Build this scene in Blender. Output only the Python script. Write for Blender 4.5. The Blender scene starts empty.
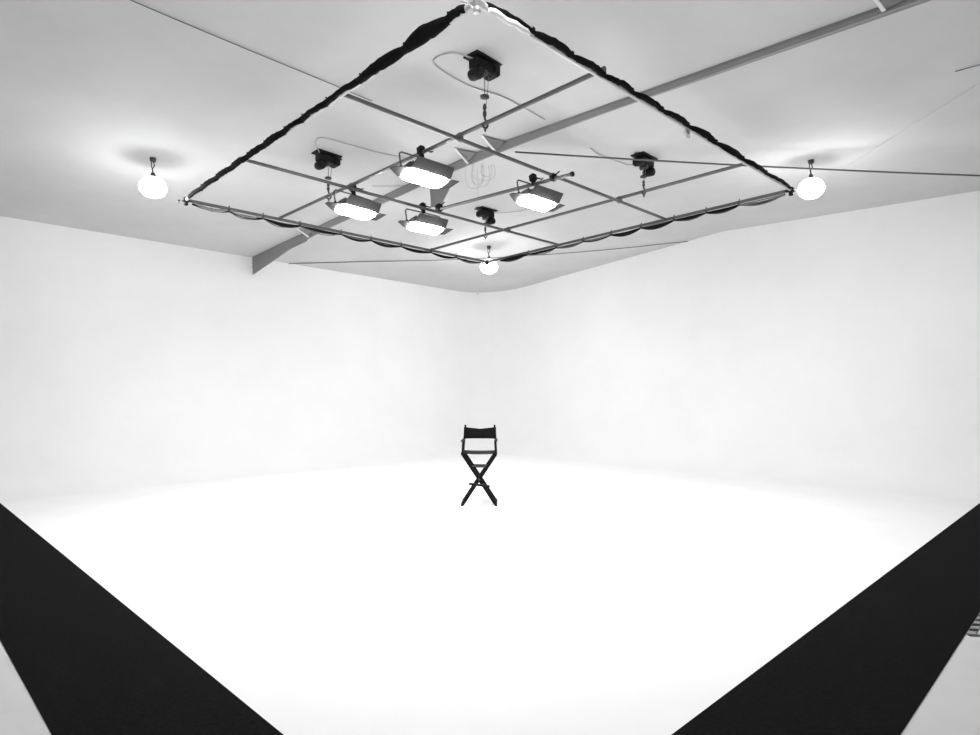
import bpy, math, random
from mathutils import Vector, Matrix

S = bpy.context.scene
COL = S.collection
R2 = math.sqrt(2.0)

# ------------------------------------------------------------------ camera
CAM_H = 1.63
F = 615.0            # focal length in pixels of the 980x735 frame
HX, HY = 490.0, 392.0
cam_d = bpy.data.cameras.new('camera')
cam = bpy.data.objects.new('camera', cam_d)
COL.objects.link(cam)
cam.location = (0, 0, CAM_H)
cam.rotation_euler = (math.pi / 2, 0, 0)
cam_d.sensor_fit = 'HORIZONTAL'
cam_d.sensor_width = 36.0
cam_d.lens = 36.0 * F / 980.0
cam_d.shift_y = (HY - 367.5) / 980.0
cam_d.clip_start = 0.05
cam_d.clip_end = 100
S.camera = cam

# ------------------------------------------------------------------ light and exposure
W = bpy.data.worlds.new('world')
S.world = W
W.use_nodes = True
W.node_tree.nodes['Background'].inputs[0].default_value = (0.5, 0.5, 0.5, 1)
W.node_tree.nodes['Background'].inputs[1].default_value = 0.2
PANEL_E = 228.0
GLOBE_E = 150.0
S.view_settings.view_transform = 'Standard'
S.view_settings.look = 'None'
S.view_settings.gamma = 1.0
S.view_settings.use_curve_mapping = False
S.view_settings.exposure = 0.03
S.cycles.max_bounces = 14
S.cycles.diffuse_bounces = 10
S.cycles.caustics_reflective = False
S.cycles.caustics_refractive = False


# ------------------------------------------------------------------ place helpers
def at(px, py, z):
    """point of the plane of height z (above the floor) seen at a pixel of the photo"""
    d = (z - CAM_H) * F / (HY - py)
    return Vector(((px - HX) / F * d, d, z))


def atd(px, py, d):
    return Vector(((px - HX) / F * d, d, CAM_H + (HY - py) * d / F))


def AB(a, b, z=0.0):
    """room coordinates: a = metres from the left wall, b = metres from the right wall"""
    return Vector(((a - b) / R2, 18.0 - (a + b) / R2, z))


def toab(p):
    return ((p[0] - p[1] + 18.0) / R2, (18.0 - p[0] - p[1]) / R2)


RIDGE_A = 7.0
RB = [(-1, 3.43), (0, 3.41), (3, 3.27), (5.5, 3.15), (7, 3.18), (8.5, 3.31), (11, 3.28), (18, 3.25)]


def ridge(b):
    for (b0, r0), (b1, r1) in zip(RB, RB[1:]):
        if b <= b1:
            t = (b - b0) / (b1 - b0)
            t = t * t * (3 - 2 * t)
            return r0 + (r1 - r0) * t
    return RB[-1][1]


def ceil_z(a, b):
    e = 2.80 + 0.006 * b
    r = ridge(b)
    if a < RIDGE_A:
        z = e + (r - e) * a / RIDGE_A
    else:
        z = r - 0.03 * (a - RIDGE_A)
    return z + CAM_H


def on_ceiling(px, py, drop=0.0):
    z = 4.7
    for k in range(40):
        p = at(px, py, z)
        a, b = toab(p)
        z = 0.5 * z + 0.5 * (ceil_z(a, b) - drop)
    return at(px, py, z)


# ------------------------------------------------------------------ materials
def mat(name, col, rough=0.6, metal=0.0, noise=0.0, scale=8.0, bump=0.0, col2=None, spec=0.5, weave=0.0, detail=6):
    m = bpy.data.materials.new(name)
    m.use_nodes = True
    nt = m.node_tree
    b = nt.nodes['Principled BSDF']
    b.inputs['Roughness'].default_value = rough
    b.inputs['Metallic'].default_value = metal
    b.inputs['Specular IOR Level'].default_value = spec
    c = (col, col, col, 1)
    c2 = col2 if col2 is not None else col * (1 - noise)
    tc = nt.nodes.new('ShaderNodeTexCoord')
    no = nt.nodes.new('ShaderNodeTexNoise')
    no.inputs['Scale'].default_value = scale
    no.inputs['Detail'].default_value = detail
    no.inputs['Roughness'].default_value = 0.6
    nt.links.new(tc.outputs['Object'], no.inputs['Vector'])
    rp = nt.nodes.new('ShaderNodeValToRGB')
    rp.color_ramp.elements[0].position = 0.32
    rp.color_ramp.elements[1].position = 0.68
    rp.color_ramp.elements[0].color = (c2, c2, c2, 1)
    rp.color_ramp.elements[1].color = c
    nt.links.new(no.outputs['Fac'], rp.inputs['Fac'])
    nt.links.new(rp.outputs['Color'], b.inputs['Base Color'])
    if bump:
        bp = nt.nodes.new('ShaderNodeBump')
        bp.inputs['Strength'].default_value = bump
        bp.inputs['Distance'].default_value = 0.01
        n2 = nt.nodes.new('ShaderNodeTexNoise')
        n2.inputs['Scale'].default_value = scale * 6
        n2.inputs['Detail'].default_value = 4
        nt.links.new(tc.outputs['Object'], n2.inputs['Vector'])
        nt.links.new(n2.outputs['Fac'], bp.inputs['Height'])
        nt.links.new(bp.outputs['Normal'], b.inputs['Normal'])
    return m


def emat(name, strength):
    m = bpy.data.materials.new(name)
    m.use_nodes = True
    nt = m.node_tree
    nt.nodes.clear()
    o = nt.nodes.new('ShaderNodeOutputMaterial')
    e = nt.nodes.new('ShaderNodeEmission')
    e.inputs['Color'].default_value = (1, 1, 1, 1)
    e.inputs['Strength'].default_value = strength
    nt.links.new(e.outputs[0], o.inputs[0])
    return m


M = {
    'cyc_wall': mat('white painted wall', 0.90, 0.85, noise=0.03, scale=1.2, spec=0.2),
    'cyc_floor': mat('white painted floor', 0.92, 0.8, noise=0.03, scale=1.5, spec=0.2),
    'ceiling': mat('off white ceiling paint', 0.61, 0.9, noise=0.12, scale=0.55, spec=0.1, detail=8),
    'back_wall': mat('pale grey wall paint', 0.62, 0.9, noise=0.03, scale=1.0, spec=0.2),
    'grey_floor': mat('pale grey sealed floor', 0.60, 0.8, noise=0.05, scale=3, spec=0.2),
    'mat_black': mat('black woven matting', 0.0095, 0.95, noise=0.5, scale=45, spec=0.04, bump=0.3),
    'beam': mat('grey beam paint', 0.30, 0.8, noise=0.08, scale=3, spec=0.2),
    'beam_dark': mat('darker grey beam paint', 0.25, 0.8, noise=0.08, scale=3, spec=0.2),
    'brace': mat('white brace paint', 0.75, 0.7),
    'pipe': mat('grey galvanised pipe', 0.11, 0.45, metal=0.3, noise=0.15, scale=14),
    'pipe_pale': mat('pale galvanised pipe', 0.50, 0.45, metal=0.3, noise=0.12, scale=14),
    'cloth_black': mat('black cloth', 0.009, 0.95, noise=0.3, scale=30, spec=0.1, bump=0.4),
    'cloth_white': mat('white cloth', 0.80, 0.9, noise=0.05, scale=20, bump=0.3),
    'cloth_grey': mat('grey cloth', 0.30, 0.9, noise=0.2, scale=20, bump=0.3),
    'cable_black': mat('black cable', 0.008, 0.8, spec=0.1),
    'cable_grey': mat('grey cable', 0.16, 0.7, spec=0.2),
    'cable_pale': mat('pale cable', 0.50, 0.6),
    'metal_black': mat('black enamelled metal', 0.009, 0.6, noise=0.2, scale=20, spec=0.2),
    'metal_dark': mat('dark grey metal', 0.05, 0.5, metal=0.1, noise=0.2, scale=16),
    'steel': mat('bright steel', 0.55, 0.35, metal=0.8),
    'door_metal': mat('satin dark metal leaf', 0.02, 0.6, metal=0.0, noise=0.15, scale=14),
    'wood_black': mat('black lacquered wood', 0.004, 0.6, noise=0.2, scale=30, spec=0.12),
    'canvas_black': mat('black canvas', 0.009, 0.9, noise=0.25, scale=60, bump=0.4, spec=0.1),
    'grey_seat': mat('charcoal canvas', 0.02, 0.9, noise=0.25, scale=60, bump=0.3, spec=0.1),
    'panel_light': emat('lit panel diffuser', PANEL_E),
    'globe_top': emat('dimly lit frosted upper half', 2.2),
    'globe_light': emat('lit frosted globe', GLOBE_E),
}


# ------------------------------------------------------------------ mesh builder
class MB:
    def __init__(self):
        self.v = []
        self.f = []
        self.mi = []
        self.sm = []

    def add(self, vs, fs, smooth=False, mi=0):
        o = len(self.v)
        self.v += [tuple(v) for v in vs]
        self.f += [tuple(i + o for i in f) for f in fs]
        self.mi += [mi] * len(fs)
        self.sm += [smooth] * len(fs)
        return self

    def box(self, c, size, rot=None, bevel=0.0, taper=None):
        sx, sy, sz = (s / 2 for s in size)
        c = Vector(c)
        rot = rot or Matrix.Identity(3)
        bv = min(bevel, sx * 0.9, sy * 0.9, sz * 0.9)
        if bv <= 0:
            vs = []
            for z in (-sz, sz):
                for x, y in ((-sx, -sy), (sx, -sy), (sx, sy), (-sx, sy)):
                    k = taper if (taper and z < 0) else 1.0
                    vs.append(c + rot @ Vector((x * k, y * k, z)))
            fs = [(3, 2, 1, 0), (4, 5, 6, 7), (0, 1, 5, 4), (1, 2, 6, 5), (2, 3, 7, 6), (3, 0, 4, 7)]
            return self.add(vs, fs)
        rings = [(-sz, bv), (-sz + bv, 0), (sz - bv, 0), (sz, bv)]
        vs = []
        for z, ins in rings:
            k = taper if (taper and z < 0) else 1.0
            X, Y = (sx - ins) * k, (sy - ins) * k
            q = bv * 0.7
            for x, y in ((-X + q, -Y), (X - q, -Y), (X, -Y + q), (X, Y - q), (X - q, Y), (-X + q, Y), (-X, Y - q), (-X, -Y + q)):
                vs.append(c + rot @ Vector((x, y, z)))
        fs = [tuple(range(7, -1, -1)), tuple(range(24, 32))]
        for r in range(3):
            for k in range(8):
                a, b = r * 8 + k, r * 8 + (k + 1) % 8
                fs.append((a, b, b + 8, a + 8))
        return self.add(vs, fs)

    def bar(self, p, q, w, h, up=(0, 0, 1), bevel=0.004):
        p, q = Vector(p), Vector(q)
        z = (q - p).normalized()
        y = Vector(up)
        x = y.cross(z)
        if x.length < 1e-4:
            x = Vector((1, 0, 0)).cross(z)
        x.normalize()
        y = z.cross(x)
        rot = Matrix((x, y, z)).transposed()
        return self.box((p + q) / 2, (w, h, (q - p).length), rot, bevel)

    def tube(self, pts, r, n=10, flat=None):
        pts = [Vector(p) for p in pts]
        rr = r if isinstance(r, (list, tuple)) else [r] * len(pts)
        vs, fs = [], []
        prev = None
        for i, p in enumerate(pts):
            t = (pts[min(i + 1, len(pts) - 1)] - pts[max(i - 1, 0)])
            t.normalize()
            if prev is None:
                x = Vector((0, 0, 1)).cross(t)
                if x.length < 0.05:
                    x = Vector((1, 0, 0)).cross(t)
            else:
                x = prev - t * prev.dot(t)
            x.normalize()
            prev = x
            y = t.cross(x)
            for k in range(n):
                a = 2 * math.pi * k / n
                u, w = math.cos(a), math.sin(a)
                if flat:
                    tw, sq = flat[i]
                    u2 = u
                    w2 = w * sq
                    u, w = u2 * math.cos(tw) - w2 * math.sin(tw), u2 * math.sin(tw) + w2 * math.cos(tw)
                vs.append(p + x * (u * rr[i]) + y * (w * rr[i]))
        m = len(pts)
        for i in range(m - 1):
            for k in range(n):
                fs.append((i * n + k, i * n + (k + 1) % n, (i + 1) * n + (k + 1) % n, (i + 1) * n + k))
        self.add(vs, fs, True)
        self.add(vs[:n], [tuple(range(n - 1, -1, -1))])
        self.add(vs[-n:], [tuple(range(n))])
        return self

    def lathe(self, c, prof, axis=(0, 0, 1), n=24):
        """prof: (radius, height along the axis)"""
        c = Vector(c)
        z = Vector(axis).normalized()
        x = z.orthogonal().normalized()
        y = z.cross(x)
        vs, fs = [], []
        for r, h in prof:
            for k in range(n):
                a = 2 * math.pi * k / n
                vs.append(c + z * h + x * (r * math.cos(a)) + y * (r * math.sin(a)))
        for i in range(len(prof) - 1):
            for k in range(n):
                fs.append((i * n + k, i * n + (k + 1) % n, (i + 1) * n + (k + 1) % n, (i + 1) * n + k))
        self.add(vs, fs, True)
        self.add(vs[:n], [tuple(range(n - 1, -1, -1))])
        self.add(vs[-n:], [tuple(range(n))])
        return self

    def slab(self, pts, thick, nrm=None):
        """a plate with real thickness from a planar outline"""
        pts = [Vector(p) for p in pts]
        if nrm is None:
            nrm = (pts[1] - pts[0]).cross(pts[2] - pts[0])
        nrm = Vector(nrm).normalized() * thick / 2
        n = len(pts)
        vs = [p + nrm for p in pts] + [p - nrm for p in pts]
        fs = [tuple(range(n)), tuple(range(2 * n - 1, n - 1, -1))]
        for k in range(n):
            fs.append((k, n + k, n + (k + 1) % n, (k + 1) % n))
        return self.add(vs, fs)

    def build(self, name, mats, parent=None, origin=None):
        me = bpy.data.meshes.new(name)
        o0 = Vector(origin) if origin is not None else Vector((0, 0, 0))
        me.from_pydata([tuple(Vector(v) - o0) for v in self.v], [], self.f)
        for m in (mats if isinstance(mats, list) else [mats]):
            me.materials.append(m)
        for p, mi, sm in zip(me.polygons, self.mi, self.sm):
            p.material_index = mi
            p.use_smooth = sm
        me.validate()
        me.update()
        o = bpy.data.objects.new(name, me)
        COL.objects.link(o)
        o.location = o0
        if parent is not None:
            o.parent = parent
            if origin is not None and parent.type == 'EMPTY':
                pass
        return o


def tag(o, label, cat, group=None):
    o['label'] = label
    o['category'] = cat
    if group:
        o['group'] = group
    return o


def struct(o):
    o['kind'] = 'structure'
    return o


def empty(name, loc, rz=0.0):
    e = bpy.data.objects.new(name, None)
    COL.objects.link(e)
    e.location = loc
    e.rotation_euler = (0, 0, rz)
    e.empty_display_size = 0.1
    return e


def copy_tree(o, parent=None):
    c = o.copy()
    COL.objects.link(c)
    c.parent = parent
    for ch in list(o.children):
        copy_tree(ch, c)
    return c


# ================================================================== THE ROOM
A_MAX = 17.0
FB, FA = 11.39, 11.35          # where the white floor ends (left and right strips)


def floor_mesh():
    mb = MB()
    av = [-0.3, FA + 0.35, A_MAX + 0.3]
    bv = [-0.3, FB + 0.35, A_MAX + 0.3]
    for i in range(2):
        for j in range(2):
            q = [AB(av[i], bv[j]), AB(av[i], bv[j + 1]), AB(av[i + 1], bv[j + 1]), AB(av[i + 1], bv[j])]
            mb.add(q + [p - Vector((0, 0, 0.1)) for p in q],
                   [(0, 1, 2, 3), (7, 6, 5, 4)], False, 0 if (i == 0 and j == 0) else 1)
    return mb


struct(floor_mesh().build('floor', [M['cyc_floor'], M['grey_floor']]))

# cyclorama: plan path with a rounded corner, section with a cove at the floor
RC = 1.3       # radius of the vertical corner
RV = 1.15        # radius of the cove


def cyc(side):
    """side 0: left wall (a=0) to the middle of the corner, side 1: right wall"""
    plan = []   # (point on the wall plane, inward normal) in ab coordinates
    nst = 26
    for k in range(nst + 1):
        t = A_MAX + (RC - A_MAX) * k / nst
        plan.append(((0.0, t), (1.0, 0.0)))
    for k in range(1, 11):
        ang = math.pi / 4 * k / 10
        c, s = math.cos(ang), math.sin(ang)
        plan.append(((RC - RC * c, RC - RC * s), (c, s)))
    prof = []
    for k in range(13):
        th = math.pi / 2 * k / 12
        prof.append((RV - RV * math.sin(th), RV - RV * math.cos(th)))
    for k in range(1, 8):
        prof.append((0.0, RV + (k / 7.0)))   # second entry > RV : fraction of the rest of the height
    vs, fs = [], []
    n = len(prof)
    for (a, b), (na, nb) in plan:
        top = None
        for off, h in prof:
            pa, pb = a + na * off, b + nb * off
            if side:
                pa, pb = pb, pa
            if h > RV:
                zt = ceil_z(pa, pb) + 0.03
                h = RV + (zt - RV) * (h - RV)
            vs.append(AB(pa, pb, h))
    m = len(plan)
    for i in range(m - 1):
        for k in range(n - 1):
            q = (i * n + k, (i + 1) * n + k, (i + 1) * n + k + 1, i * n + k + 1)
            fs.append(q if side else q[::-1])
    mb = MB()
    mb.add(vs, fs, True)
    # outer skin behind, so the wall has thickness
    vo = []
    for (a, b), (na, nb) in plan:
        pa, pb = a - na * 0.12, b - nb * 0.12
        if side:
            pa, pb = pb, pa
        for h in (-0.1, ceil_z(max(pa, 0), max(pb, 0)) + 0.03):
            vo.append(AB(pa, pb, h))
    fo = [(2 * i, 2 * i + 1, 2 * i + 3, 2 * i + 2) for i in range(m - 1)]
    mb.add(vo, fo, True)
    return mb


struct(cyc(0).build('wall_left', M['cyc_wall']))
struct(cyc(1).build('wall_right', M['cyc_wall']))


def plain_wall(p, q, out):
    mb = MB()
    o = (q - p).normalized()
    n = 12
    vs, fs = [], []
    for k in range(n + 1):
        c = p + (q - p) * k / n
        a, b = toab(c)
        zt = ceil_z(a, b) + 0.03
        for off in (Vector((0, 0, 0)), out * 0.12):
            vs.append(c + off + Vector((0, 0, -0.1)))
            vs.append(c + off + Vector((0, 0, zt)))
    for k in range(n):
        i = 4 * k
        fs += [(i, i + 4, i + 5, i + 1), (i + 2, i + 3, i + 7, i + 6), (i + 1, i + 5, i + 7, i + 3)]
    mb.add(vs, fs)
    return mb


struct(plain_wall(AB(A_MAX, 0), AB(A_MAX, A_MAX), Vector((1, -1, 0)) / R2).build('wall_near_right', M['back_wall']))
struct(plain_wall(AB(0, A_MAX), AB(A_MAX, A_MAX), Vector((-1, -1, 0)) / R2).build('wall_near_left', M['back_wall']))


def ceiling_mesh():
    mb = MB()
    xs = [-0.25] + [RIDGE_A * k / 12 for k in range(0, 13)] + [RIDGE_A + (A_MAX + 0.2 - RIDGE_A) * k / 12 for k in range(1, 13)]
    ys = [-0.25] + [(A_MAX + 0.2) * k / 34 for k in range(35)]
    ny = len(ys)
    low = [AB(a, b, ceil_z(a, b)) for a in xs for b in ys]
    up = [v + Vector((0, 0, 0.1)) for v in low]
    fl, fu = [], []
    for i in range(len(xs) - 1):
        for j in range(ny - 1):
            q = (i * ny + j, (i + 1) * ny + j, (i + 1) * ny + j + 1, i * ny + j + 1)
            fl.append(q[::-1])
            fu.append(q)
    mb.add(low, fl, True)
    mb.add(up, fu)
    return mb


struct(ceiling_mesh().build('ceiling', M['ceiling']))

# ------------------------------------------------------------------ roof beam with its kickers
beam = empty('roof_beam', AB(0.01, 7.03, 4.2))
tag(beam, 'grey painted steel roof beam running under the ceiling, thickening at its left wall end', 'beam')
bl = beam.location.copy()
BEAM_B = 7.03
BOT = [(0.02, 2.479), (1.284, 2.77), (2.064, 2.87), (4.498, 3.04), (5.345, 3.065), (6.193, 3.05), (8.305, 2.985),
       (11.9, 2.90)]


def beam_bot(a):
    s = a / R2
    for (s0, z0), (s1, z1) in zip(BOT, BOT[1:]):
        if s <= s1:
            return z0 + (z1 - z0) * (s - s0) / (s1 - s0) + CAM_H
    return BOT[-1][1] + CAM_H


def beam_strip(mb, b0, b1, lo, hi):
    """box following the beam between offsets b0..b1 and heights lo(a)..hi(a)"""
    st = [0.02, 0.6, 1.2, 1.816, 2.4, 2.919, 4.0, 5.2, 6.361, 7.2, 7.9, 8.758, 10, 11.745, 13.5, 15.0, 16.95]
    vs, fs = [], []
    for a in st:
        for b, z in ((b0, lo(a)), (b1, lo(a)), (b1, hi(a)), (b0, hi(a))):
            vs.append(AB(a, b, z))
    for i in range(len(st) - 1):
        for k in range(4):
            fs.append((4 * i + k, 4 * i + (k + 1) % 4, 4 * i + 4 + (k + 1) % 4, 4 * i + 4 + k))
    fs += [(3, 2, 1, 0), tuple(4 * (len(st) - 1) + k for k in range(4))]
    mb.add(vs, fs)


def bc(a):
    return ceil_z(a, BEAM_B)


mb = MB()
beam_strip(mb, BEAM_B + 0.052, BEAM_B + 0.068, lambda a: beam_bot(a) + 0.01, lambda a: bc(a) + 0.01)
mb.build('web', M['beam'], beam).matrix_parent_inverse = Matrix.Translation(-bl)
mb = MB()
beam_strip(mb, BEAM_B + 0.045, BEAM_B + 0.070, beam_bot, lambda a: beam_bot(a) + 0.012)
mb.build('bottom_flange', M['beam'], beam).matrix_parent_inverse = Matrix.Translation(-bl)
mb = MB()
beam_strip(mb, BEAM_B - 0.07, BEAM_B + 0.08, lambda a: bc(a) - 0.014, lambda a: bc(a) + 0.002)
mb.build('top_flange', M['beam_dark'], beam).matrix_parent_inverse = Matrix.Translation(-bl)
# short stiffeners on the web at the wall end
for k, zz in enumerate((0.06, 0.13, 0.2)):
    mb = MB()
    p = AB(0.02, BEAM_B + 0.075, bc(0.02) - zz)
    q = AB(0.55 + 0.9 * k, BEAM_B + 0.075, bc(0.55 + 0.9 * k) - zz * 0.8)
    mb.bar(p, q, 0.012, 0.035)
    mb.build('stiffener', M['beam'], beam).matrix_parent_inverse = Matrix.Translation(-bl)

# kicker braces: ceiling point and bottom-of-beam point
for (pc, pb) in (((297, 228.5), (309, 240.5)), ((455, 148), (468, 163.5)), ((482, 135), (495, 150.5)), ((874, -4), (882, 14))):
    top = on_ceiling(pc[0], pc[1], 0.0)
    # foot lies on the near edge of the bottom flange
    best = None
    for i in range(400):
        a = 0.5 + i * 0.04
        p = AB(a, BEAM_B + 0.085, beam_bot(a) + 0.015)
        px = HX + p.x / p.y * F if p.y > 0.3 else 9e9
        if best is None or abs(px - pb[0]) < best[0]:
            best = (abs(px - pb[0]), p)
    foot = best[1]
    a_f, b_f = toab(foot)
    a_t, b_t = toab(top)
    # the kicker stands square to the beam
    b_t = min(max(b_t, BEAM_B + 0.25), BEAM_B + 0.75)
    a_t = a_t if abs(a_t - a_f) < 0.35 else a_f - 0.1
    top = AB(a_t, b_t, ceil_z(a_t, b_t) + 0.004)
    mb = MB()
    mb.bar(foot, top, 0.03, 0.03, bevel=0.003)
    br = mb.build('brace', M['brace'], beam)
    br.matrix_parent_inverse = Matrix.Translation(-bl)
    br['label'] = 'white painted brace'
    inner = AB(a_t, BEAM_B + 0.06, ceil_z(a_t, BEAM_B) - 0.01)
    mb = MB()
    mb.slab([foot + (top - foot) * 0.05, top + Vector((0, 0, -0.012)), AB(a_f + 0.16, BEAM_B + 0.078, ceil_z(a_f + 0.16, BEAM_B) - 0.012)], 0.008)
    mb.build('gusset', M['beam_dark'], beam).matrix_parent_inverse = Matrix.Translation(-bl)

# ------------------------------------------------------------------ black strips bordering the white floor
def strip(a0, a1, b0, b1, label):
    mb = MB()
    q = [AB(a0, b0), AB(a1, b0), AB(a1, b1), AB(a0, b1)]
    z = Vector((0, 0, 0.002))
    mb.slab([p + z for p in q], 0.004, (0, 0, 1))
    o = mb.build('floor_mat', M['mat_black'], origin=(q[0] + q[2]) / 2)
    return tag(o, label, 'mat', 'black mats along the white floor')


def pix_ab(px, py):
    return toab(at(px, py, 0.0))


li = [pix_ab(0, 503), pix_ab(283, 735)]
lo = [pix_ab(0, 640), pix_ab(52, 735)]
ri = [pix_ab(980, 503), pix_ab(672, 735)]
ro = [pix_ab(965.8, 634), pix_ab(901.7, 732.8)]


def line_b(pts, a):      # b as a function of a (left strip)
    (a0, b0), (a1, b1) = pts
    return b0 + (b1 - b0) * (a - a0) / (a1 - a0)


def quad_mat(pts, label):
    mb = MB()
    mb.slab([p + Vector((0, 0, 0.002)) for p in pts], 0.004, (0, 0, 1))
    c = sum(pts, Vector()) / len(pts)
    o = mb.build('floor_mat', M['mat_black'], origin=c)
    return tag(o, label, 'mat', 'black mats along the white floor')


def line_a(pts, b):
    (a0, b0), (a1, b1) = pts
    return a0 + (a1 - a0) * (b - b0) / (b1 - b0)


A_END = 12.07
quad_mat([AB(1.16, line_b(li, 1.16)), AB(A_END, line_b(li, A_END)), AB(A_END, line_b(lo, A_END)), AB(1.16, line_b(lo, 1.16))],
         'black floor mat strip crossing the left side of the photo')
B_END = 11.28
quad_mat([AB(line_a(ri, 1.16), 1.16), AB(line_a(ri, B_END), B_END), AB(line_a(ro, B_END), B_END), AB(line_a(ro, 1.16), 1.16)],
         'black floor mat strip crossing the right side of the photo')

# striped grating beside the right strip
g0 = toab(at(965.5, 634.5, 0.0))
gr = empty('floor_grate', AB(g0[0], g0[1], 0))
gr_l = gr.location.copy()
tag(gr, 'narrow slatted floor grate with pale bars beside the black mat at the right edge', 'grate')
mb = MB()
gw = 0.045
gl = 1.3
ga0 = line_a(ro, g0[1]) + 0.004


def gpt(u, w, z):     # u metres away from the camera along the mat, w across
    b = g0[1] - u
    return AB(line_a(ro, b) + 0.004 + w, b, z) - gr_l


mb.slab([gpt(0, 0, 0.002), gpt(gl, 0, 0.002), gpt(gl, gw, 0.002), gpt(0, gw, 0.002)], 0.003, (0, 0, 1))
mb.build('base', M['metal_black'], gr)
k = 0
u = 0.0
while u < gl - 0.1:
    mb = MB()
    mb.slab([gpt(u, 0.0, 0.006), gpt(u + 0.065, 0.0, 0.006), gpt(u + 0.065 + gw * 0.7, gw, 0.006), gpt(u + gw * 0.7, gw, 0.006)], 0.006, (0, 0, 1))
    mb.build('bar', M['beam'], gr)
    u += 0.128
mb = MB()
c0 = gpt(0, 0.0, 0.006) + gr_l
mb.tube([c0 + Vector((-0.0, -0.02, 0)), c0 + Vector((0.06, -0.03, 0)), c0 + Vector((0.25, -0.1, 0)), c0 + Vector((0.9, -0.3, 0)), c0 + Vector((1.6, -0.25, 0))], 0.007, 8)
tag(mb.build('floor_cable', M['cable_grey']), 'thin dark cable on the grey floor by the grate at the right edge', 'cable')

# ================================================================== THE CHAIR
def make_chair():
    root = empty('directors_chair', (0, 0, 0))
    W_, B_ = M['wood_black'], M['canvas_black']
    fx, fy = 0.235, 0.17     # feet half spans
    tx = 0.235
    zt = 0.735
    for s in (-1, 1):
        for y in (-fy, fy):
            m = MB()
            yy = y + s * 0.012 * (1 if y < 0 else -1)
            m.bar((s * fx, yy, 0.02), (-s * tx, yy, zt), 0.046, 0.022, up=(0, 1, 0))
            m.build('leg', W_, root)
    for s in (-1, 1):
        m = MB()
        m.bar((s * (fx + 0.006), -fy - 0.05, 0.018), (s * (fx + 0.006), fy + 0.05, 0.018), 0.036, 0.036)
        m.build('floor_rail', W_, root)
        m = MB()
        m.bar((s * (tx + 0.008), -fy - 0.04, zt + 0.012), (s * (tx + 0.008), fy + 0.05, zt + 0.012), 0.03, 0.045)
        m.build('seat_rail', W_, root)
        m = MB()     # arm posts
        m.bar((s * (tx + 0.006), -fy - 0.01, zt), (s * (tx - 0.006), -fy - 0.01, 0.924), 0.026, 0.03, up=(0, 1, 0))
        m.build('arm_post', W_, root)
        m = MB()
        m.box((s * (tx + 0.004), 0.0, 0.929), (0.044, 0.44, 0.016), None, 0.005)
        m.build('armrest', W_, root)
        m = MB()
        m.bar((s * (tx + 0.010), fy, zt), (s * (tx - 0.018), fy + 0.03, 1.142), 0.026, 0.03, up=(0, 1, 0))
        m.build('back_post', W_, root)
    # pivot bolts
    for y in (-fy, fy):
        m = MB()
        m.lathe((0, y - 0.03, 0.378), [(0.014, 0), (0.016, 0.004), (0.016, 0.056), (0.014, 0.06)], (0, 1, 0), 14)
        m.build('pivot_bolt', M['metal_dark'], root)
    # canvas seat with a sag
    m = MB()
    n = 12
    vs = []
    for k in range(n + 1):
        x = -tx - 0.005 + (2 * tx + 0.01) * k / n
        t = (x / tx)
        z = zt + 0.024 - 0.008 * (1 - t * t)
        for y in (-0.19, 0.19):
            for dz in (0.005, -0.012 if abs(t) < 0.9 else -0.005):
                vs.append((x, y, z + dz))
    fs = []
    for k in range(n):
        i = 4 * k
        fs += [(i, i + 4, i + 6, i + 2), (i + 1, i + 3, i + 7, i + 5), (i, i + 1, i + 5, i + 4), (i + 2, i + 6, i + 7, i + 3)]
    fs += [(0, 2, 3, 1), (4 * n, 4 * n + 1, 4 * n + 3, 4 * n + 2)]
    m.add(vs, fs, False)
    m.build('seat', M['grey_seat'], root)
    # canvas back: bowed backward, dipping at the top
    m = MB()
    n = 16
    vs = []
    for k in range(n + 1):
        t = -1 + 2 * k / n
        x = (tx - 0.006) * t
        y = fy + 0.025 + 0.045 * (1 - t * t)
        dip = 0.028 * (1 - abs(t))
        top, bot = 1.106 - dip, 0.934
        for dy in (-0.003, 0.003):
            vs += [(x, y + dy, top), (x, y + dy, bot)]
    fs = []
    for k in range(n):
        i = 4 * k
        fs += [(i, i + 1, i + 5, i + 4), (i + 2, i + 6, i + 7, i + 3), (i, i + 4, i + 6, i + 2), (i + 1, i + 3, i + 7, i + 5)]
    fs += [(0, 2, 3, 1), (4 * n, 4 * n + 1, 4 * n + 3, 4 * n + 2)]
    m.add(vs, fs, False)
    for s in (-1, 1):   # sleeves round the posts
        m.tube([(s * (tx - 0.008), fy + 0.018, 0.934), (s * (tx - 0.016), fy + 0.028, 1.106)], 0.02, 12)
    m.build('backrest', B_, root)
    # cross brace under the seat, at the back
    m = MB()
    m.bar((-0.12, fy, 0.53), (0.12, fy, 0.53), 0.02, 0.05)
    m.bar((-0.12, fy - 0.02, 0.53), (0.12, fy - 0.02, 0.53), 0.012, 0.02)
    b = m.build('cross_brace', M['pipe'], root)
    # footrest: slats on two brackets in front of the legs
    m = MB()
    m.bar((-0.14, -fy - 0.05, 0.325), (0.155, -fy - 0.11, 0.295), 0.03, 0.024)
    m.bar((-0.14, -fy - 0.09, 0.325), (0.155, -fy - 0.15, 0.295), 0.02, 0.024)
    m.build('footrest', W_, root)
    for s in (-1, 1):
        m = MB()
        m.bar((s * 0.06, -fy - 0.12, 0.305), (s * 0.06, -fy + 0.02, 0.315), 0.02, 0.014)
        m.build('footrest_bracket', W_, root)
    return root


ch = make_chair()
cp = at(479.5, 503.5, 0.0)
ch.location = (cp.x, cp.y, 0)
ch.rotation_euler = (0, 0, math.radians(-1))
tag(ch, 'tall black folding directors chair with canvas back standing alone on the white floor', 'chair')

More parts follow.
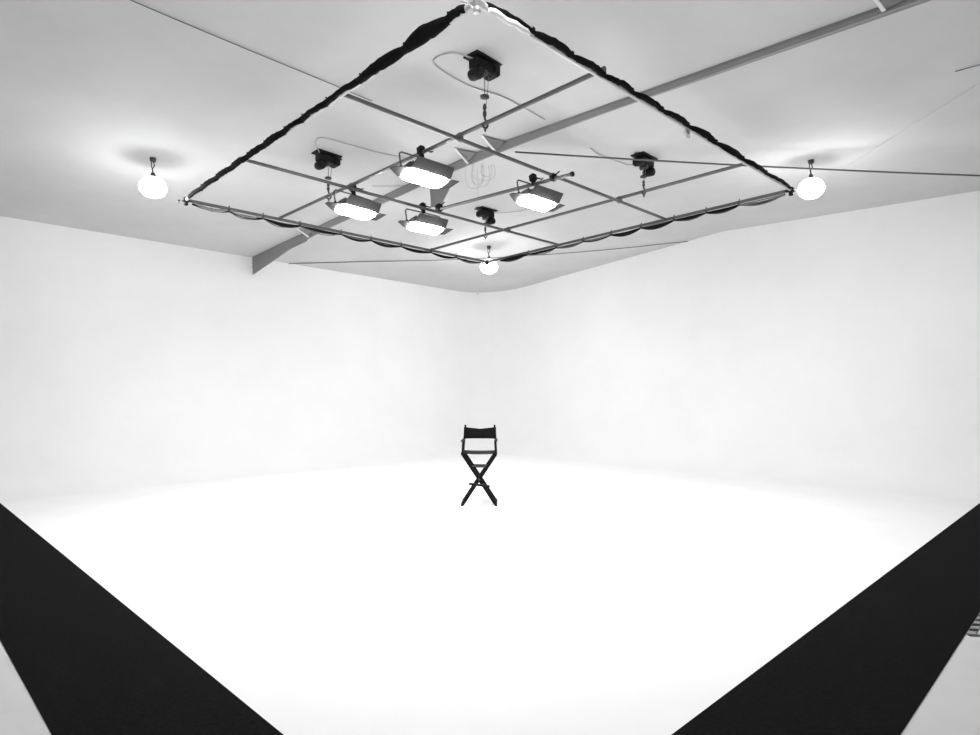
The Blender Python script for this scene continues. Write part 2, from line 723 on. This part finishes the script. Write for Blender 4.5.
# ================================================================== THE HANGING GRID
H = 2.60 + CAM_H
NC = at(477, 2, H)      # near corner
LC = at(186, 200, H)
RCN = at(791, 190, H)
FC = at(487, 262, H)
grid = empty('lighting_grid', (NC + LC + RCN + FC) / 4)
gl_ = grid.location.copy()
tag(grid, 'large square grid of grey metal pipes hanging level below the ceiling', 'lighting grid')
PR = 0.022


def part(mb, name, m, root, loc):
    o = mb.build(name, m, root)
    o.matrix_parent_inverse = Matrix.Translation(-loc)
    return o


def straight(p, q, r, m, name='pipe', ext=0.0, label=None):
    d = (q - p).normalized() * ext
    mb = MB()
    mb.tube([p - d, q + d], r, 14)
    o = part(mb, name, m, grid, gl_)
    if label:
        o['label'] = label
    return o


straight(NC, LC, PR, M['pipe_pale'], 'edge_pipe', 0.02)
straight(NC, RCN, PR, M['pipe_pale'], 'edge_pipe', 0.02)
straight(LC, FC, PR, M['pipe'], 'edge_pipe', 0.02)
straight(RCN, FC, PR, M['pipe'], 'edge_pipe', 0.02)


def lerp(p, q, t):
    return p + (q - p) * t


def frac_at(p, q, px, py):
    """parameter on p..q nearest to the pixel"""
    best = (9e9, 0)
    for i in range(1001):
        c = lerp(p, q, i / 1000)
        x, y = HX + c.x / c.y * F, HY - (c.z - CAM_H) / c.y * F
        e = (x - px) ** 2 + (y - py) ** 2
        if e < best[0]:
            best = (e, i / 1000)
    return best[1]


def pt(p, q, px, py):
    return lerp(p, q, frac_at(p, q, px, py))


up_, dn = Vector((0, 0, 0.044)), Vector((0, 0, -0.0))
A0, A1 = pt(NC, LC, 341, 92), pt(RCN, FC, 666, 218)
B0, B1 = pt(NC, LC, 246, 161), pt(RCN, FC, 559, 245)
z44 = Vector((0, 0, 0.046))
C0, C1 = at(594, 73.5, H + 0.046) - z44, at(283, 216.5, H + 0.046) - z44
D0, D1 = at(733, 167, H + 0.046) - z44, at(430, 250, H + 0.046) - z44
straight(A0, A1, 0.02, M['pipe'], 'cross_pipe')
straight(B0, B1, 0.02, M['pipe'], 'cross_pipe')
straight(C0 + z44, C1 + z44, 0.021, M['pipe'], 'cross_pipe', 0.11)
straight(D0 + z44, D1 + z44, 0.021, M['pipe'], 'cross_pipe', 0.11)
XE = pt(A0, A1, 554, 174) - Vector((0, 0, 0.042))
E1 = at(436, 210, H - 0.042)
E0 = XE + (XE - E1).normalized() * 0.26
straight(E0, E1, 0.022, M['pipe'], 'short_pipe', 0.0)


def clamp(mb, c, s=1.0):
    mb.box(c, (0.09 * s, 0.07 * s, 0.11 * s), Matrix.Rotation(math.pi / 4, 3, 'Z'), 0.015)
    mb.lathe(Vector(c) + Vector((0.0, 0, 0)), [(0.02 * s, -0.07 * s), (0.035 * s, -0.05 * s), (0.035 * s, 0.05 * s), (0.02 * s, 0.07 * s)],
             (1, 1, 0), 12)
    mb.tube([Vector(c) + Vector((0.03, -0.03, 0.03)) * s, Vector(c) + Vector((0.08, -0.07, 0.06)) * s], 0.009 * s, 8)


# couplers at crossings, corner elbows
def cross2(p, q, r, s):
    d1, d2 = (q - p), (s - r)
    den = d1.x * d2.y - d1.y * d2.x
    t = ((r.x - p.x) * d2.y - (r.y - p.y) * d2.x) / den
    return p + d1 * t


for P, Q in ((A0, A1), (B0, B1)):
    for U, V in ((C0, C1), (D0, D1)):
        c = cross2(P, Q, U, V)
        m_ = MB()
        m_.box(c + Vector((0, 0, 0.023)), (0.055, 0.055, 0.09), Matrix.Rotation(math.pi / 4, 3, 'Z'), 0.01)
        part(m_, 'coupler', M['pipe'], grid, gl_)
cE = cross2(A0, A1, E0, E1)
m_ = MB()
clamp(m_, cE + Vector((0, 0, -0.02)), 0.85)
part(m_, 'coupler', M['metal_black'], grid, gl_)
cE2 = lerp(E1, E0, 0.03)
m_ = MB()
clamp(m_, cE2 + Vector((0, 0, 0.02)), 0.95)
part(m_, 'coupler', M['metal_black'], grid, gl_)
m_ = MB()
m_.lathe(E0, [(0.018, -0.02), (0.03, -0.01), (0.03, 0.02), (0.018, 0.03)], (E0 - E1), 12)
part(m_, 'end_cap', M['metal_black'], grid, gl_)
for c, mm in ((NC, M['steel']), (LC, M['metal_black']), (RCN, M['metal_black']), (FC, M['metal_black'])):
    m_ = MB()
    m_.box(c, (0.09, 0.09, 0.07), Matrix.Rotation(math.pi / 4, 3, 'Z'), 0.02)
    m_.lathe(c + Vector((0, 0, -0.075)), [(0.012, 0), (0.028, 0.006), (0.028, 0.03), (0.02, 0.05)], (0, 0, 1), 14)
    m_.tube([c + Vector((-0.07, -0.02, -0.01)), c + Vector((-0.1, -0.05, -0.03)), c + Vector((-0.06, -0.07, -0.05))], 0.009, 8)
    part(m_, 'corner_joint', mm, grid, gl_)

# ------------------------------------------------------------------ cloth and cable along the edges
def roll(p, q, ties, radii, label, name, m, seed, off=(0, 0, 0), sq=0.62, group=None, r_tie=0.028):
    """a long roll of cloth lashed to a pipe: pinched at every tie, fat between"""
    rnd = random.Random(seed)
    pts, rr, fl = [], [], []
    off = Vector(off)
    tw = rnd.random()
    for i, (t0, t1) in enumerate(zip(ties, ties[1:])):
        n = 12
        r = radii[i % len(radii)]
        w0 = rnd.uniform(-0.5, 0.5)
        for k in range(n + (1 if i == len(ties) - 2 else 0)):
            u = k / n
            b = math.sin(math.pi * u)
            t = t0 + (t1 - t0) * u
            c = lerp(p, q, t) + off * (0.25 + 0.75 * b) + Vector((0, 0, -0.02 * b * rnd.uniform(0.6, 1.2)))
            pts.append(c)
            rr.append(r_tie + (r - r_tie) * b ** 0.75 * rnd.uniform(0.95, 1.05))
            fl.append((tw + 2.4 * u * w0, 1 - (1 - sq) * b))
        tw += 2.4 * w0
    mb = MB()
    mb.tube(pts, rr, 18, fl)
    c = (p + q) / 2
    root = empty(name, c)
    tag(root, label, 'cloth', group)
    part(mb, 'cloth', m, root, c)
    d = (q - p).normalized()
    for t in ties[1:-1]:
        mb = MB()
        c1 = lerp(p, q, t) + off * 0.25
        mb.lathe(c1 - d * 0.01, [(0.015, 0), (r_tie + 0.004, 0.003), (r_tie + 0.004, 0.017), (0.015, 0.02)], d, 14)
        e = c1 + Vector((0, 0, r_tie))
        mb.tube([e, e + Vector((0.006, 0, 0.012)), e + Vector((-0.006, 0, 0.026))], 0.009, 6)
        part(mb, 'tie', M['cloth_black'], root, c)
    return root


def fracs(p, q, pxs):
    """fractions along p..q where the line crosses the given pixel columns"""
    out = []
    for x in pxs:
        k = (x - HX) / F
        t = (k * p.y - p.x) / ((q.x - p.x) - k * (q.y - p.y))
        out.append(min(max(t, 0.004), 0.996))
    return out


NLT = fracs(NC, LC, [466, 449, 405, 361, 327, 303, 285, 265, 248, 233, 217, 202, 190])
roll(NC, LC, NLT, [0.032, 0.056, 0.055, 0.038, 0.038, 0.035, 0.036, 0.033, 0.035, 0.032, 0.031, 0.027],
     'thick black cloth roll lashed along the near left edge of the hanging grid', 'cloth_roll', M['cloth_black'], 3,
     off=(-0.02, -0.02, 0.02), group='black cloth rolls on the grid')
NRT = fracs(NC, RCN, [486, 533, 572, 604, 632, 662, 688, 716, 743, 766, 789])
roll(NC, RCN, NRT, [0.026, 0.044, 0.043, 0.037, 0.036, 0.037, 0.036, 0.037, 0.035, 0.031],
     'thinner black cloth roll lashed along the near right edge of the hanging grid', 'cloth_roll', M['cloth_black'], 9,
     off=(0.02, -0.02, 0.035), group='black cloth rolls on the grid', r_tie=0.022)
w0, w1 = at(489, 9, H - 0.055), at(531, 34, H - 0.055)
wm_ = [lerp(w0, w1, k / 10) + Vector((0.008 * math.sin(k * 1.1), 0.006 * math.cos(k * 1.7), 0.004 * math.sin(k * 2.3))) for k in range(11)]
m_ = MB()
m_.tube(wm_, [0.012, 0.017, 0.019, 0.018, 0.02, 0.021, 0.019, 0.02, 0.018, 0.016, 0.01], 14)
tag(m_.build('cloth_roll', M['cloth_white'], origin=w0), 'short white cloth roll tucked under the near corner of the hanging grid', 'cloth')

# small pale clip under the near right edge, and its tag
c = pt(NC, RCN, 688, 127)
m_ = MB()
m_.box(c + Vector((-0.01, 0, -0.05)), (0.05, 0.05, 0.05), Matrix.Rotation(0.5, 3, 'Z'), 0.01)
m_.tube([c + Vector((-0.01, 0, -0.07)), c + Vector((-0.01, 0, -0.09)), c + Vector((0.015, 0, -0.095)), c + Vector((0.02, 0, -0.08))], 0.007, 8)
m_.build('clip', M['pipe_pale'])
tag(bpy.data.objects['clip'], 'pale metal clip hooked under the near right edge of the grid', 'clip')


def bundle(p, q, ties, label, seed, heavy):
    """power cables looped from tie to tie below a pipe"""
    rnd = random.Random(seed)
    c = (p + q) / 2
    root = empty('cable_bundle', c)
    tag(root, label, 'cables', 'cable bundles under the far edges of the grid')
    for ci, (m, r0, sg) in enumerate(((M['cable_black'], 0.012, 0.036), (M['cable_black'], 0.009, 0.02), (M['cable_grey'], 0.010, 0.045), (M['cable_grey'], 0.007, 0.06),
                                      (M['cable_grey'], 0.008, 0.015))):
        pts, rr = [], []
        for i, (t0, t1) in enumerate(zip(ties, ties[1:])):
            sag = sg * rnd.uniform(0.5, 1.35)
            side = rnd.uniform(-0.03, 0.03)
            fat = heavy[i % len(heavy)] if ci == 0 else 0.0
            n = 10
            for k in range(n + (1 if i == len(ties) - 2 else 0)):
                u = k / n
                b = math.sin(math.pi * u)
                pts.append(lerp(p, q, t0 + (t1 - t0) * u) + Vector((side * b, side * b, -0.027 - r0 - sag * b)))
                rr.append(r0 + fat * b)
        mb = MB()
        mb.tube(pts, rr, 8)
        part(mb, 'cable', m, root, c)
    d = (q - p).normalized()
    for t in ties[1:-1]:
        mb = MB()
        c1 = lerp(p, q, t) + Vector((0, 0, -0.015))
        mb.lathe(c1 - d * 0.012, [(0.026, 0), (0.036, 0.003), (0.036, 0.015), (0.026, 0.018)], d, 12)
        mb.tube([c1 + Vector((0, 0, 0.035)), c1 + Vector((0.006, 0, 0.058))], 0.008, 6)
        part(mb, 'tie', M['metal_dark'], root, c)
    return root


bundle(LC, FC, fracs(LC, FC, [192, 229, 263, 300, 341, 371, 401, 431, 456, 481]),
       'black and grey cables sagging under the far left edge of the hanging grid', 5, [0.0, 0.0, 0.016, 0.014, 0.006, 0.01, 0.014, 0.01, 0.006])
bundle(RCN, FC, fracs(RCN, FC, [785, 739, 706, 674, 641, 611, 583, 556, 528, 500]),
       'black cables sagging under the far right edge of the hanging grid', 8, [0.0, 0.022, 0.012, 0.02, 0.024, 0.004, 0.008, 0.012, 0.022])
# pale grey cloth slack near the left corner
LT = fracs(LC, FC, [193, 229, 262])
roll(LC, FC, LT, [0.036, 0.022], 'pale grey cloth wrapped at the left corner under the far left edge of the grid', 'cloth_roll', M['cloth_grey'], 14,
     off=(0, 0, -0.05), r_tie=0.01)

# ------------------------------------------------------------------ chain hoists between ceiling and grid
UA = Vector((1, 1, 0)) / R2      # direction of pipes A and B (away to the right)
UB = Vector((-1, 1, 0)) / R2     # direction of pipes C and D (away to the left)


def hoist(hook, label, flip, drop, loop):
    """hook: point on the pipe. flip: +1 drum toward the near left end, -1 other"""
    a, b = toab(hook)
    zc = ceil_z(a, b)
    top = Vector((hook.x, hook.y, zc))
    root = empty('chain_hoist', top)
    tag(root, label, 'hoist', 'black chain hoists on the ceiling')
    rot = Matrix((UA, UB, Vector((0, 0, 1)))).transposed()
    Z = lambda z: Vector((0, 0, z))
    ctr = UA * (-0.02 * flip)
    pl = MB()
    pl.box(ctr + Z(-0.008), (0.40, 0.22, 0.02), rot, 0.003)
    pl.slab([ctr + UA * 0.17 * flip + UB * 0.10 + Z(-0.018), ctr + UA * 0.26 * flip + Z(-0.018), ctr + UA * 0.17 * flip - UB * 0.10 + Z(-0.018)], 0.01, (0, 0, 1))
    pl.build('mounting_plate', M['metal_black'], root)
    bd = MB()
    bd.box(ctr + Z(-0.085), (0.32, 0.15, 0.115), rot, 0.02)
    bd.box(ctr + UA * 0.13 * flip + Z(-0.1), (0.10, 0.19, 0.11), rot, 0.02)
    bd.build('gear_housing', M['metal_black'], root)
    dr = MB()
    dr.lathe(ctr - UA * 0.12 * flip - UB * 0.09 + Z(-0.205), [(0.04, 0), (0.058, 0.012), (0.064, 0.04), (0.064, 0.13), (0.055, 0.16), (0.035, 0.175)], UB + Vector((0, 0, 0.1)), 20)
    dr.build('motor', M['metal_black'], root)
    sp = MB()
    sp.lathe(ctr - UA * 0.02 - UB * 0.07 + Z(-0.16), [(0.02, 0), (0.034, 0.01), (0.034, 0.12), (0.02, 0.13)], UB, 16)
    sp.build('cable_drum', M['metal_dark'], root)
    L = zc - hook.z
    cb = MB()
    cb.tube([Z(-0.12), Z(-L * 0.56)], 0.0045, 6)
    cb.tube([UA * 0.05 + Z(-0.14), UA * 0.045 + Z(-L * 0.4), UA * 0.012 + Z(-L * 0.78)], 0.0035, 6)
    cb.build('lifting_cable', M['cable_grey'], root)
    w = MB()
    w.lathe(Z(-L * 0.57), [(0.02, -0.02), (0.045, -0.012), (0.045, 0.006), (0.015, 0.02)], (0, 0, 1), 16)
    w.build('limit_weight', M['metal_dark'], root)
    tb = MB()
    z1, z0 = -L * 0.68, -L + 0.05
    tb.lathe(Z(z0), [(0.006, 0), (0.018, 0.03), (0.02, (z1 - z0) * 0.4), (0.01, (z1 - z0) * 0.55), (0.021, (z1 - z0) * 0.7), (0.016, z1 - z0 - 0.02), (0.006, z1 - z0)], (0, 0, 1), 12)
    tb.build('turnbuckle', M['metal_dark'], root)
    hk = MB()
    pts = [Z(z0 + 0.01)]
    for k in range(9):
        t = -math.pi * 0.15 - math.pi * 1.35 * k / 8 + math.pi * 0.6
        pts.append(Z(-L) + UA * 0.042 * math.cos(t) + Z(0.042 * math.sin(t)))
    hk.tube(pts, 0.011, 8)
    hk.tube([Z(-L - 0.03), Z(-L - 0.075) + UA * 0.01], 0.01, 8)
    hk.build('hook', M['metal_dark'], root)
    for o_ in root.children:
        if o_.name.split('.')[0] in ('mounting_plate', 'gear_housing', 'motor', 'cable_drum'):
            o_.scale = (0.9, 0.9, 0.9)
    if loop:
        pc = MB()
        pts = [ctr - UA * 0.1 * flip + Z(-0.03)]
        for px, py in loop:
            q = on_ceiling(px, py, 0.012)
            pts.append(q - top)
        # smooth the run
        sm = []
        for i in range(len(pts) - 1):
            p0, p1, p2, p3 = pts[max(i - 1, 0)], pts[i], pts[i + 1], pts[min(i + 2, len(pts) - 1)]
            for k in range(6):
                t = k / 6
                sm.append(0.5 * ((2 * p1) + (p2 - p0) * t + (2 * p0 - 5 * p1 + 4 * p2 - p3) * t * t + (3 * p1 - p0 - 3 * p2 + p3) * t ** 3))
        sm.append(pts[-1])
        for s_ in sm[3:]:
            a2, b2 = toab(s_ + top)
            s_.z = min(s_.z, ceil_z(a2, b2) - 0.007 - top.z)
        pc.tube(sm, 0.007, 6)
        pc.build('power_cable', M['cable_pale'], root)
    return root


C0z, C1z, D0z, D1z = C0 + z44, C1 + z44, D0 + z44, D1 + z44
hoist(pt(C0z, C1z, 484, 122), 'nearest and largest of the black chain hoists, above the pipe near the grid top', 1, 0,
      [(452, 53), (434, 60), (441, 70), (470, 86), (505, 98), (545, 120)])
hoist(pt(C0z, C1z, 327, 193), 'black chain hoist on the ceiling toward the left corner of the grid', 1, 0,
      [(316, 142), (322, 138), (340, 142), (380, 153), (420, 160)])
hoist(pt(D0z, D1z, 643, 189), 'black chain hoist on the ceiling toward the right corner of the grid', -1, 0,
      [(630, 165), (622, 163), (600, 155), (590, 148)])
hoist(pt(D0z, D1z, 485, 234), 'farthest and smallest black chain hoist, above the globe lamp in the room corner', -1, 0,
      [(503, 213), (520, 211), (540, 207)])

# ------------------------------------------------------------------ the lit panels
def make_panel():
    root = empty('light_panel', (0, 0, 0))
    # local frame: x = long side, y = across (positive far), z up; y- side is the near side, raised by the tilt
    lx, ly = 0.56, 0.255
    hb = MB()
    hb.box((0, 0, 0.055), (lx, ly, 0.07), None, 0.012)
    hb.box((0, 0, 0.105), (lx * 0.7, ly * 0.6, 0.05), None, 0.012)
    for k in range(7):
        hb.box((-0.18 + 0.06 * k, 0, 0.137), (0.012, ly * 0.5, 0.02), None, 0.002)
    hb.build('housing', M['metal_dark'], root)
    di = MB()
    ol = []
    for cx, cy, a0 in ((1, 1, 0), (-1, 1, 90), (-1, -1, 180), (1, -1, 270)):
        for k in range(7):
            a = math.radians(a0 + 15 * k)
            ol.append((cx * (lx / 2 - 0.085) + 0.07 * math.cos(a), cy * (ly / 2 - 0.085) + 0.07 * math.sin(a)))
    n_ = len(ol)
    di.add([(x * f, y * f, z) for f, z in ((1, 0.022), (1, 0.0), (0.93, -0.008)) for x, y in ol],
           [tuple(2 * n_ + k for k in range(n_))[::-1]] + [(r * n_ + k, (r + 1) * n_ + k, (r + 1) * n_ + (k + 1) % n_, r * n_ + (k + 1) % n_) for r in range(2) for k in range(n_)])
    di.build('diffuser', M['panel_light'], root)
    X, Y = lx / 2, ly / 2

    def leaf(pts, lab=None):
        m = MB()
        m.slab(pts, 0.006)
        o = m.build('barn_door', M['door_metal'], root)
        if lab:
            o['label'] = lab
        return o
    leaf([(-X * 0.98, -Y, 0.02), (X * 0.98, -Y, 0.02), (X * 0.86, -Y - 0.115, 0.088), (-X * 0.90, -Y - 0.115, 0.088)], 'long dark barn door leaf raised on the near side')
    leaf([(-X, -Y * 0.9, 0.02), (-X, Y * 0.9, 0.02), (-X - 0.15, Y * 0.35, 0.045), (-X - 0.15, 0.0, 0.045)], 'small tapered end leaf')
    leaf([(X, -Y * 0.9, 0.02), (X + 0.14, -Y * 0.85, 0.034), (X + 0.14, Y * 0.75, 0.034), (X, Y * 0.9, 0.02)], 'small tapered end leaf')
    leaf([(-X * 0.95, Y, 0.03), (X * 0.95, Y, 0.03), (X * 0.9, Y + 0.05, 0.12), (-X * 0.9, Y + 0.05, 0.12)])
    yk = MB()
    yk.tube([(-X - 0.02, 0, 0.05), (-X - 0.03, 0, 0.12), (-X - 0.03, 0, 0.22), (-X + 0.0, 0, 0.245), (0, 0, 0.25), (X - 0.0, 0, 0.245),
             (X + 0.03, 0, 0.22), (X + 0.03, 0, 0.12), (X + 0.02, 0, 0.05)], 0.0085, 8)
    yk.build('yoke', M['metal_dark'], root)
    for s in (-1, 1):
        kn = MB()
        kn.lathe((s * (X + 0.012), 0, 0.055), [(0.012, 0), (0.028, 0.01), (0.028, 0.03), (0.012, 0.04)], (s, 0, 0), 14)
        kn.build('knob', M['metal_black'], root)
    cl = MB()
    cl.lathe((0, 0, 0.24), [(0.012, 0), (0.03, 0.01), (0.03, 0.05), (0.014, 0.07)], (0, 0, 1), 14)
    cl.box((0, 0, 0.345), (0.075, 0.085, 0.10), None, 0.018)
    cl.tube([(0.03, -0.03, 0.34), (0.10, -0.05, 0.33), (0.13, -0.05, 0.35)], 0.009, 8)
    cl.build('clamp', M['metal_black'], root)
    return root


proto = make_panel()
TILT = math.radians(-11)
spots = [
    (pt(C0z, C1z, 424.5, 151), 0.31, 'lit panel lamp with raised dark barn door, highest in the photo of the four'),
    (pt(B0, B1, 355, 193), 0.30, 'lit panel lamp farthest left of the four under the hanging grid'),
    (pt(B0, B1, 425, 210), 0.29, 'lowest lit panel lamp in the photo, under the centre of the hanging grid'),
    (lerp(E1, E0, frac_at(E1, E0, 535, 176)), 0.255, 'lit panel lamp farthest right of the four, under the short pipe'),
]
panels = []
for i, (p, hgt, lab) in enumerate(spots):
    o = proto if i == 0 else copy_tree(proto)
    o.location = p - Vector((0, 0, hgt))
    o.rotation_euler = (TILT, 0, math.radians((44, 50, 42, 44)[i]))
    tag(o, lab, 'lamp', 'lit panel lamps under the hanging grid')
    panels.append(o)
# small grey plate standing on the pipe junction
m_ = MB()
m_.slab([atd(430, 187, 8.75), atd(449.5, 189, 8.75), atd(441, 205, 8.75), atd(431, 207, 8.75)], 0.05)
part(m_, 'junction_plate', M['beam_dark'], grid, gl_)['label'] = 'grey tapered plate above the pipe junction'

# ------------------------------------------------------------------ globe lamps on short cords
def make_globe():
    root = empty('globe_lamp', (0, 0, 0))     # origin at the ceiling
    m = MB()
    m.lathe((0, 0, -0.055), [(0.02, 0), (0.036, 0.01), (0.04, 0.04), (0.04, 0.055)], (0, 0, 1), 16)
    m.build('ceiling_rose', M['metal_dark'], root)
    m = MB()
    m.tube([(0.01, 0, -0.05), (0.018, 0, -0.10), (-0.01, 0, -0.15), (0.0, 0, -0.2)], 0.007, 8)
    m.tube([(-0.02, 0, -0.05), (-0.022, 0, -0.11), (0.0, 0, -0.17), (0.0, 0, -0.2)], 0.006, 8)
    m.build('cord', M['cable_black'], root)
    m = MB()
    m.lathe((0, 0, -0.29), [(0.03, 0), (0.034, 0.02), (0.03, 0.06), (0.022, 0.095), (0.01, 0.10)], (0, 0, 1), 16)
    m.build('socket', M['metal_dark'], root)
    m = MB()
    rx, rz = 0.165, 0.14
    lo_, hi_ = [], []
    for k in range(17):
        t = math.pi * (k + 0.3) / 16.6
        (lo_ if k <= 8 else hi_).append((rx * math.sin(t), -rz * math.cos(t)))
    m.lathe((0, 0, -0.385), lo_, (0, 0, 1), 32)
    m.build('globe', M['globe_light'], root)
    m = MB()
    m.lathe((0, 0, -0.385), [lo_[-1]] + hi_, (0, 0, 1), 32)
    m.build('globe_top', M['globe_top'], root)['label'] = 'dimmer upper half of the globe'
    return root


gp = make_globe()
for i, (px, py, lab, sc) in enumerate(((153, 158, 'lit white globe lamp hanging left of the grid', 1.0),
                                   (811, 160, 'lit white globe lamp hanging beyond the right corner of the grid', 1.0),
                                   (None, None, 'added lit white globe lamp overhead, out of view, nearest to the camera', 0.75),  # added unseen: completes the square and lights the near part of the room
                                   (489, 246, 'small looking lit globe lamp hanging at the far corner of the grid', 1.1))):
    o = gp if i == 0 else copy_tree(gp)
    o.location = on_ceiling(px, py) if px else Vector((0.0, 3.5, ceil_z(*toab((0.0, 3.5)))))
    o.scale = (sc, sc, sc)
    tag(o, lab, 'lamp', 'globe lamps hanging from the ceiling')

# ------------------------------------------------------------------ wires and rods
def wire(name, pts, r, m, label, cat='wire', sag=0.0, n=12):
    out = []
    if len(pts) == 2:
        for k in range(n + 1):
            t = k / n
            out.append(lerp(pts[0], pts[1], t) + Vector((0, 0, -4 * sag * t * (1 - t))))
    else:
        out = pts
    mb = MB()
    c = (pts[0] + pts[-1]) / 2
    mb.tube(out, r, 8)
    mb.v = mb.v
    o = mb.build(name, m, origin=c)
    return tag(o, label, cat)


# rigid pale tie from the beam to the right wall
p = atd(515, 152, 7.72)
d_ = atd(980, 172.5, 8.30) - p
t_ = (18.0 - p.x - p.y) / (d_.x + d_.y)
wire('tie_cable', [p, p + d_ * t_ * 0.997], 0.012, M['cable_grey'], 'long straight grey cable running from the beam past the right globe lamp', 'cable', 0.05)

# cable slung across the corner between the two walls
def wall_pt(px, py, side):
    k = (px - HX) / F
    d = 18.0 / (1 - k) if side == 0 else 18.0 / (1 + k)
    return atd(px, py, d)


p, q = wall_pt(287, 261, 0), wall_pt(690, 241, 1)
pp = []
for k in range(17):
    t = k / 16
    v_ = lerp(p, q, 0.004 + 0.99 * t) + Vector((0, 0, -0.62 * t * (1 - t)))
    v_.z = min(v_.z, ceil_z(*toab(v_)) - 0.015)
    pp.append(v_)
wire('corner_cable', pp, 0.009, M['cable_grey'], 'thin cable slung across the far room corner behind the grid', 'cable')


def ceiling_run(pix, drop, n=10):
    a0, a1 = on_ceiling(*pix[0], drop), on_ceiling(*pix[1], drop)
    out = []
    for k in range(n + 1):
        c = lerp(a0, a1, k / n)
        a, b = toab(c)
        c.z = min(c.z, ceil_z(a, b) - drop)
        out.append(c)
    return out


wire('ceiling_wire', ceiling_run([(128, -1), (372, 101)], 0.02), 0.005, M['cable_grey'], 'thin dark wire crossing the ceiling above the left of the grid')
wire('ceiling_wire', ceiling_run([(983, 81), (822, 182)], 0.02), 0.0035, M['cable_pale'], 'faint thin wire on the ceiling right of the right globe lamp')
wire('ceiling_wire', ceiling_run([(955, 71.5), (990, 62)], 0.02), 0.006, M['cable_grey'], 'short dark wire on the ceiling at the right edge of the photo')
wire('ceiling_wire', ceiling_run([(372, 186), (452, 184)], 0.02), 0.004, M['cable_grey'], 'thin wire on the ceiling just behind the uppermost panel lamp')

# pale coil of wire hanging under the beam
aw = 6.95
wc = AB(aw, BEAM_B + 0.0, beam_bot(aw))
best = None
for i in range(300):
    a = 4 + i * 0.02
    p = AB(a, BEAM_B, beam_bot(a))
    e = abs(HX + p.x / p.y * F - 478)
    if best is None or e < best[0]:
        best = (e, p)
wc = best[1] + Vector((0, 0, -0.006))
m_ = MB()
for k, (w_, h_, dx) in enumerate(((0.16, 0.34, -0.05), (0.22, 0.22, 0.08), (0.12, 0.27, 0.0), (0.1, 0.16, 0.12), (0.17, 0.29, 0.04))):
    pts = []
    for j in range(17):
        t = math.pi * j / 16
        pts.append(wc + Vector((dx - w_ * math.cos(t) * (0.6 + 0.4 * math.sin(t)), 0.02 * k - 0.04, -h_ * math.sin(t) ** 0.7 + 0.0)))
    m_.tube(pts, 0.0035, 6)
m_.tube([wc + Vector((0, 0, 0.0)), wc + Vector((0.0, 0, -0.45))], 0.003, 6)
tag(m_.build('wire_coil', M['cable_pale'], origin=wc), 'faint pale loops of wire hanging from the middle of the beam', 'wire')

# small fittings at the top of the walls near the corner
def wall_bracket(px, py, label, w, h, side=1):
    p = wall_pt(px, py, side)
    if side == 2:
        p = AB(RC - RC / R2 + 0.02, RC - RC / R2 + 0.02, 0)
        p.x, p.y = (px - HX) / F * p.y, p.y - 0.1
        p.z = CAM_H + (HY - py) * p.y / F
    nrm = Vector((-1, -1, 0)) / R2 if side == 1 else Vector((0, -1, 0))
    rot = Matrix((Vector((0, 0, 1)).cross(nrm), nrm, Vector((0, 0, 1)))).transposed()
    m = MB()
    m.box(p + nrm * 0.05, (w, 0.10, h), rot, 0.012)
    m.box(p + nrm * 0.10 + Vector((0, 0, -h * 0.45)), (w * 0.5, 0.10, h * 0.3), rot, 0.01)
    return tag(m.build('wall_bracket', M['cloth_white'], origin=p), label, 'bracket')


wall_bracket(528, 282, 'small white bracket at the top of the right wall near the corner', 0.13, 0.07)
wall_bracket(478, 291, 'small white upright fitting at the top of the rounded room corner', 0.04, 0.22, 2)
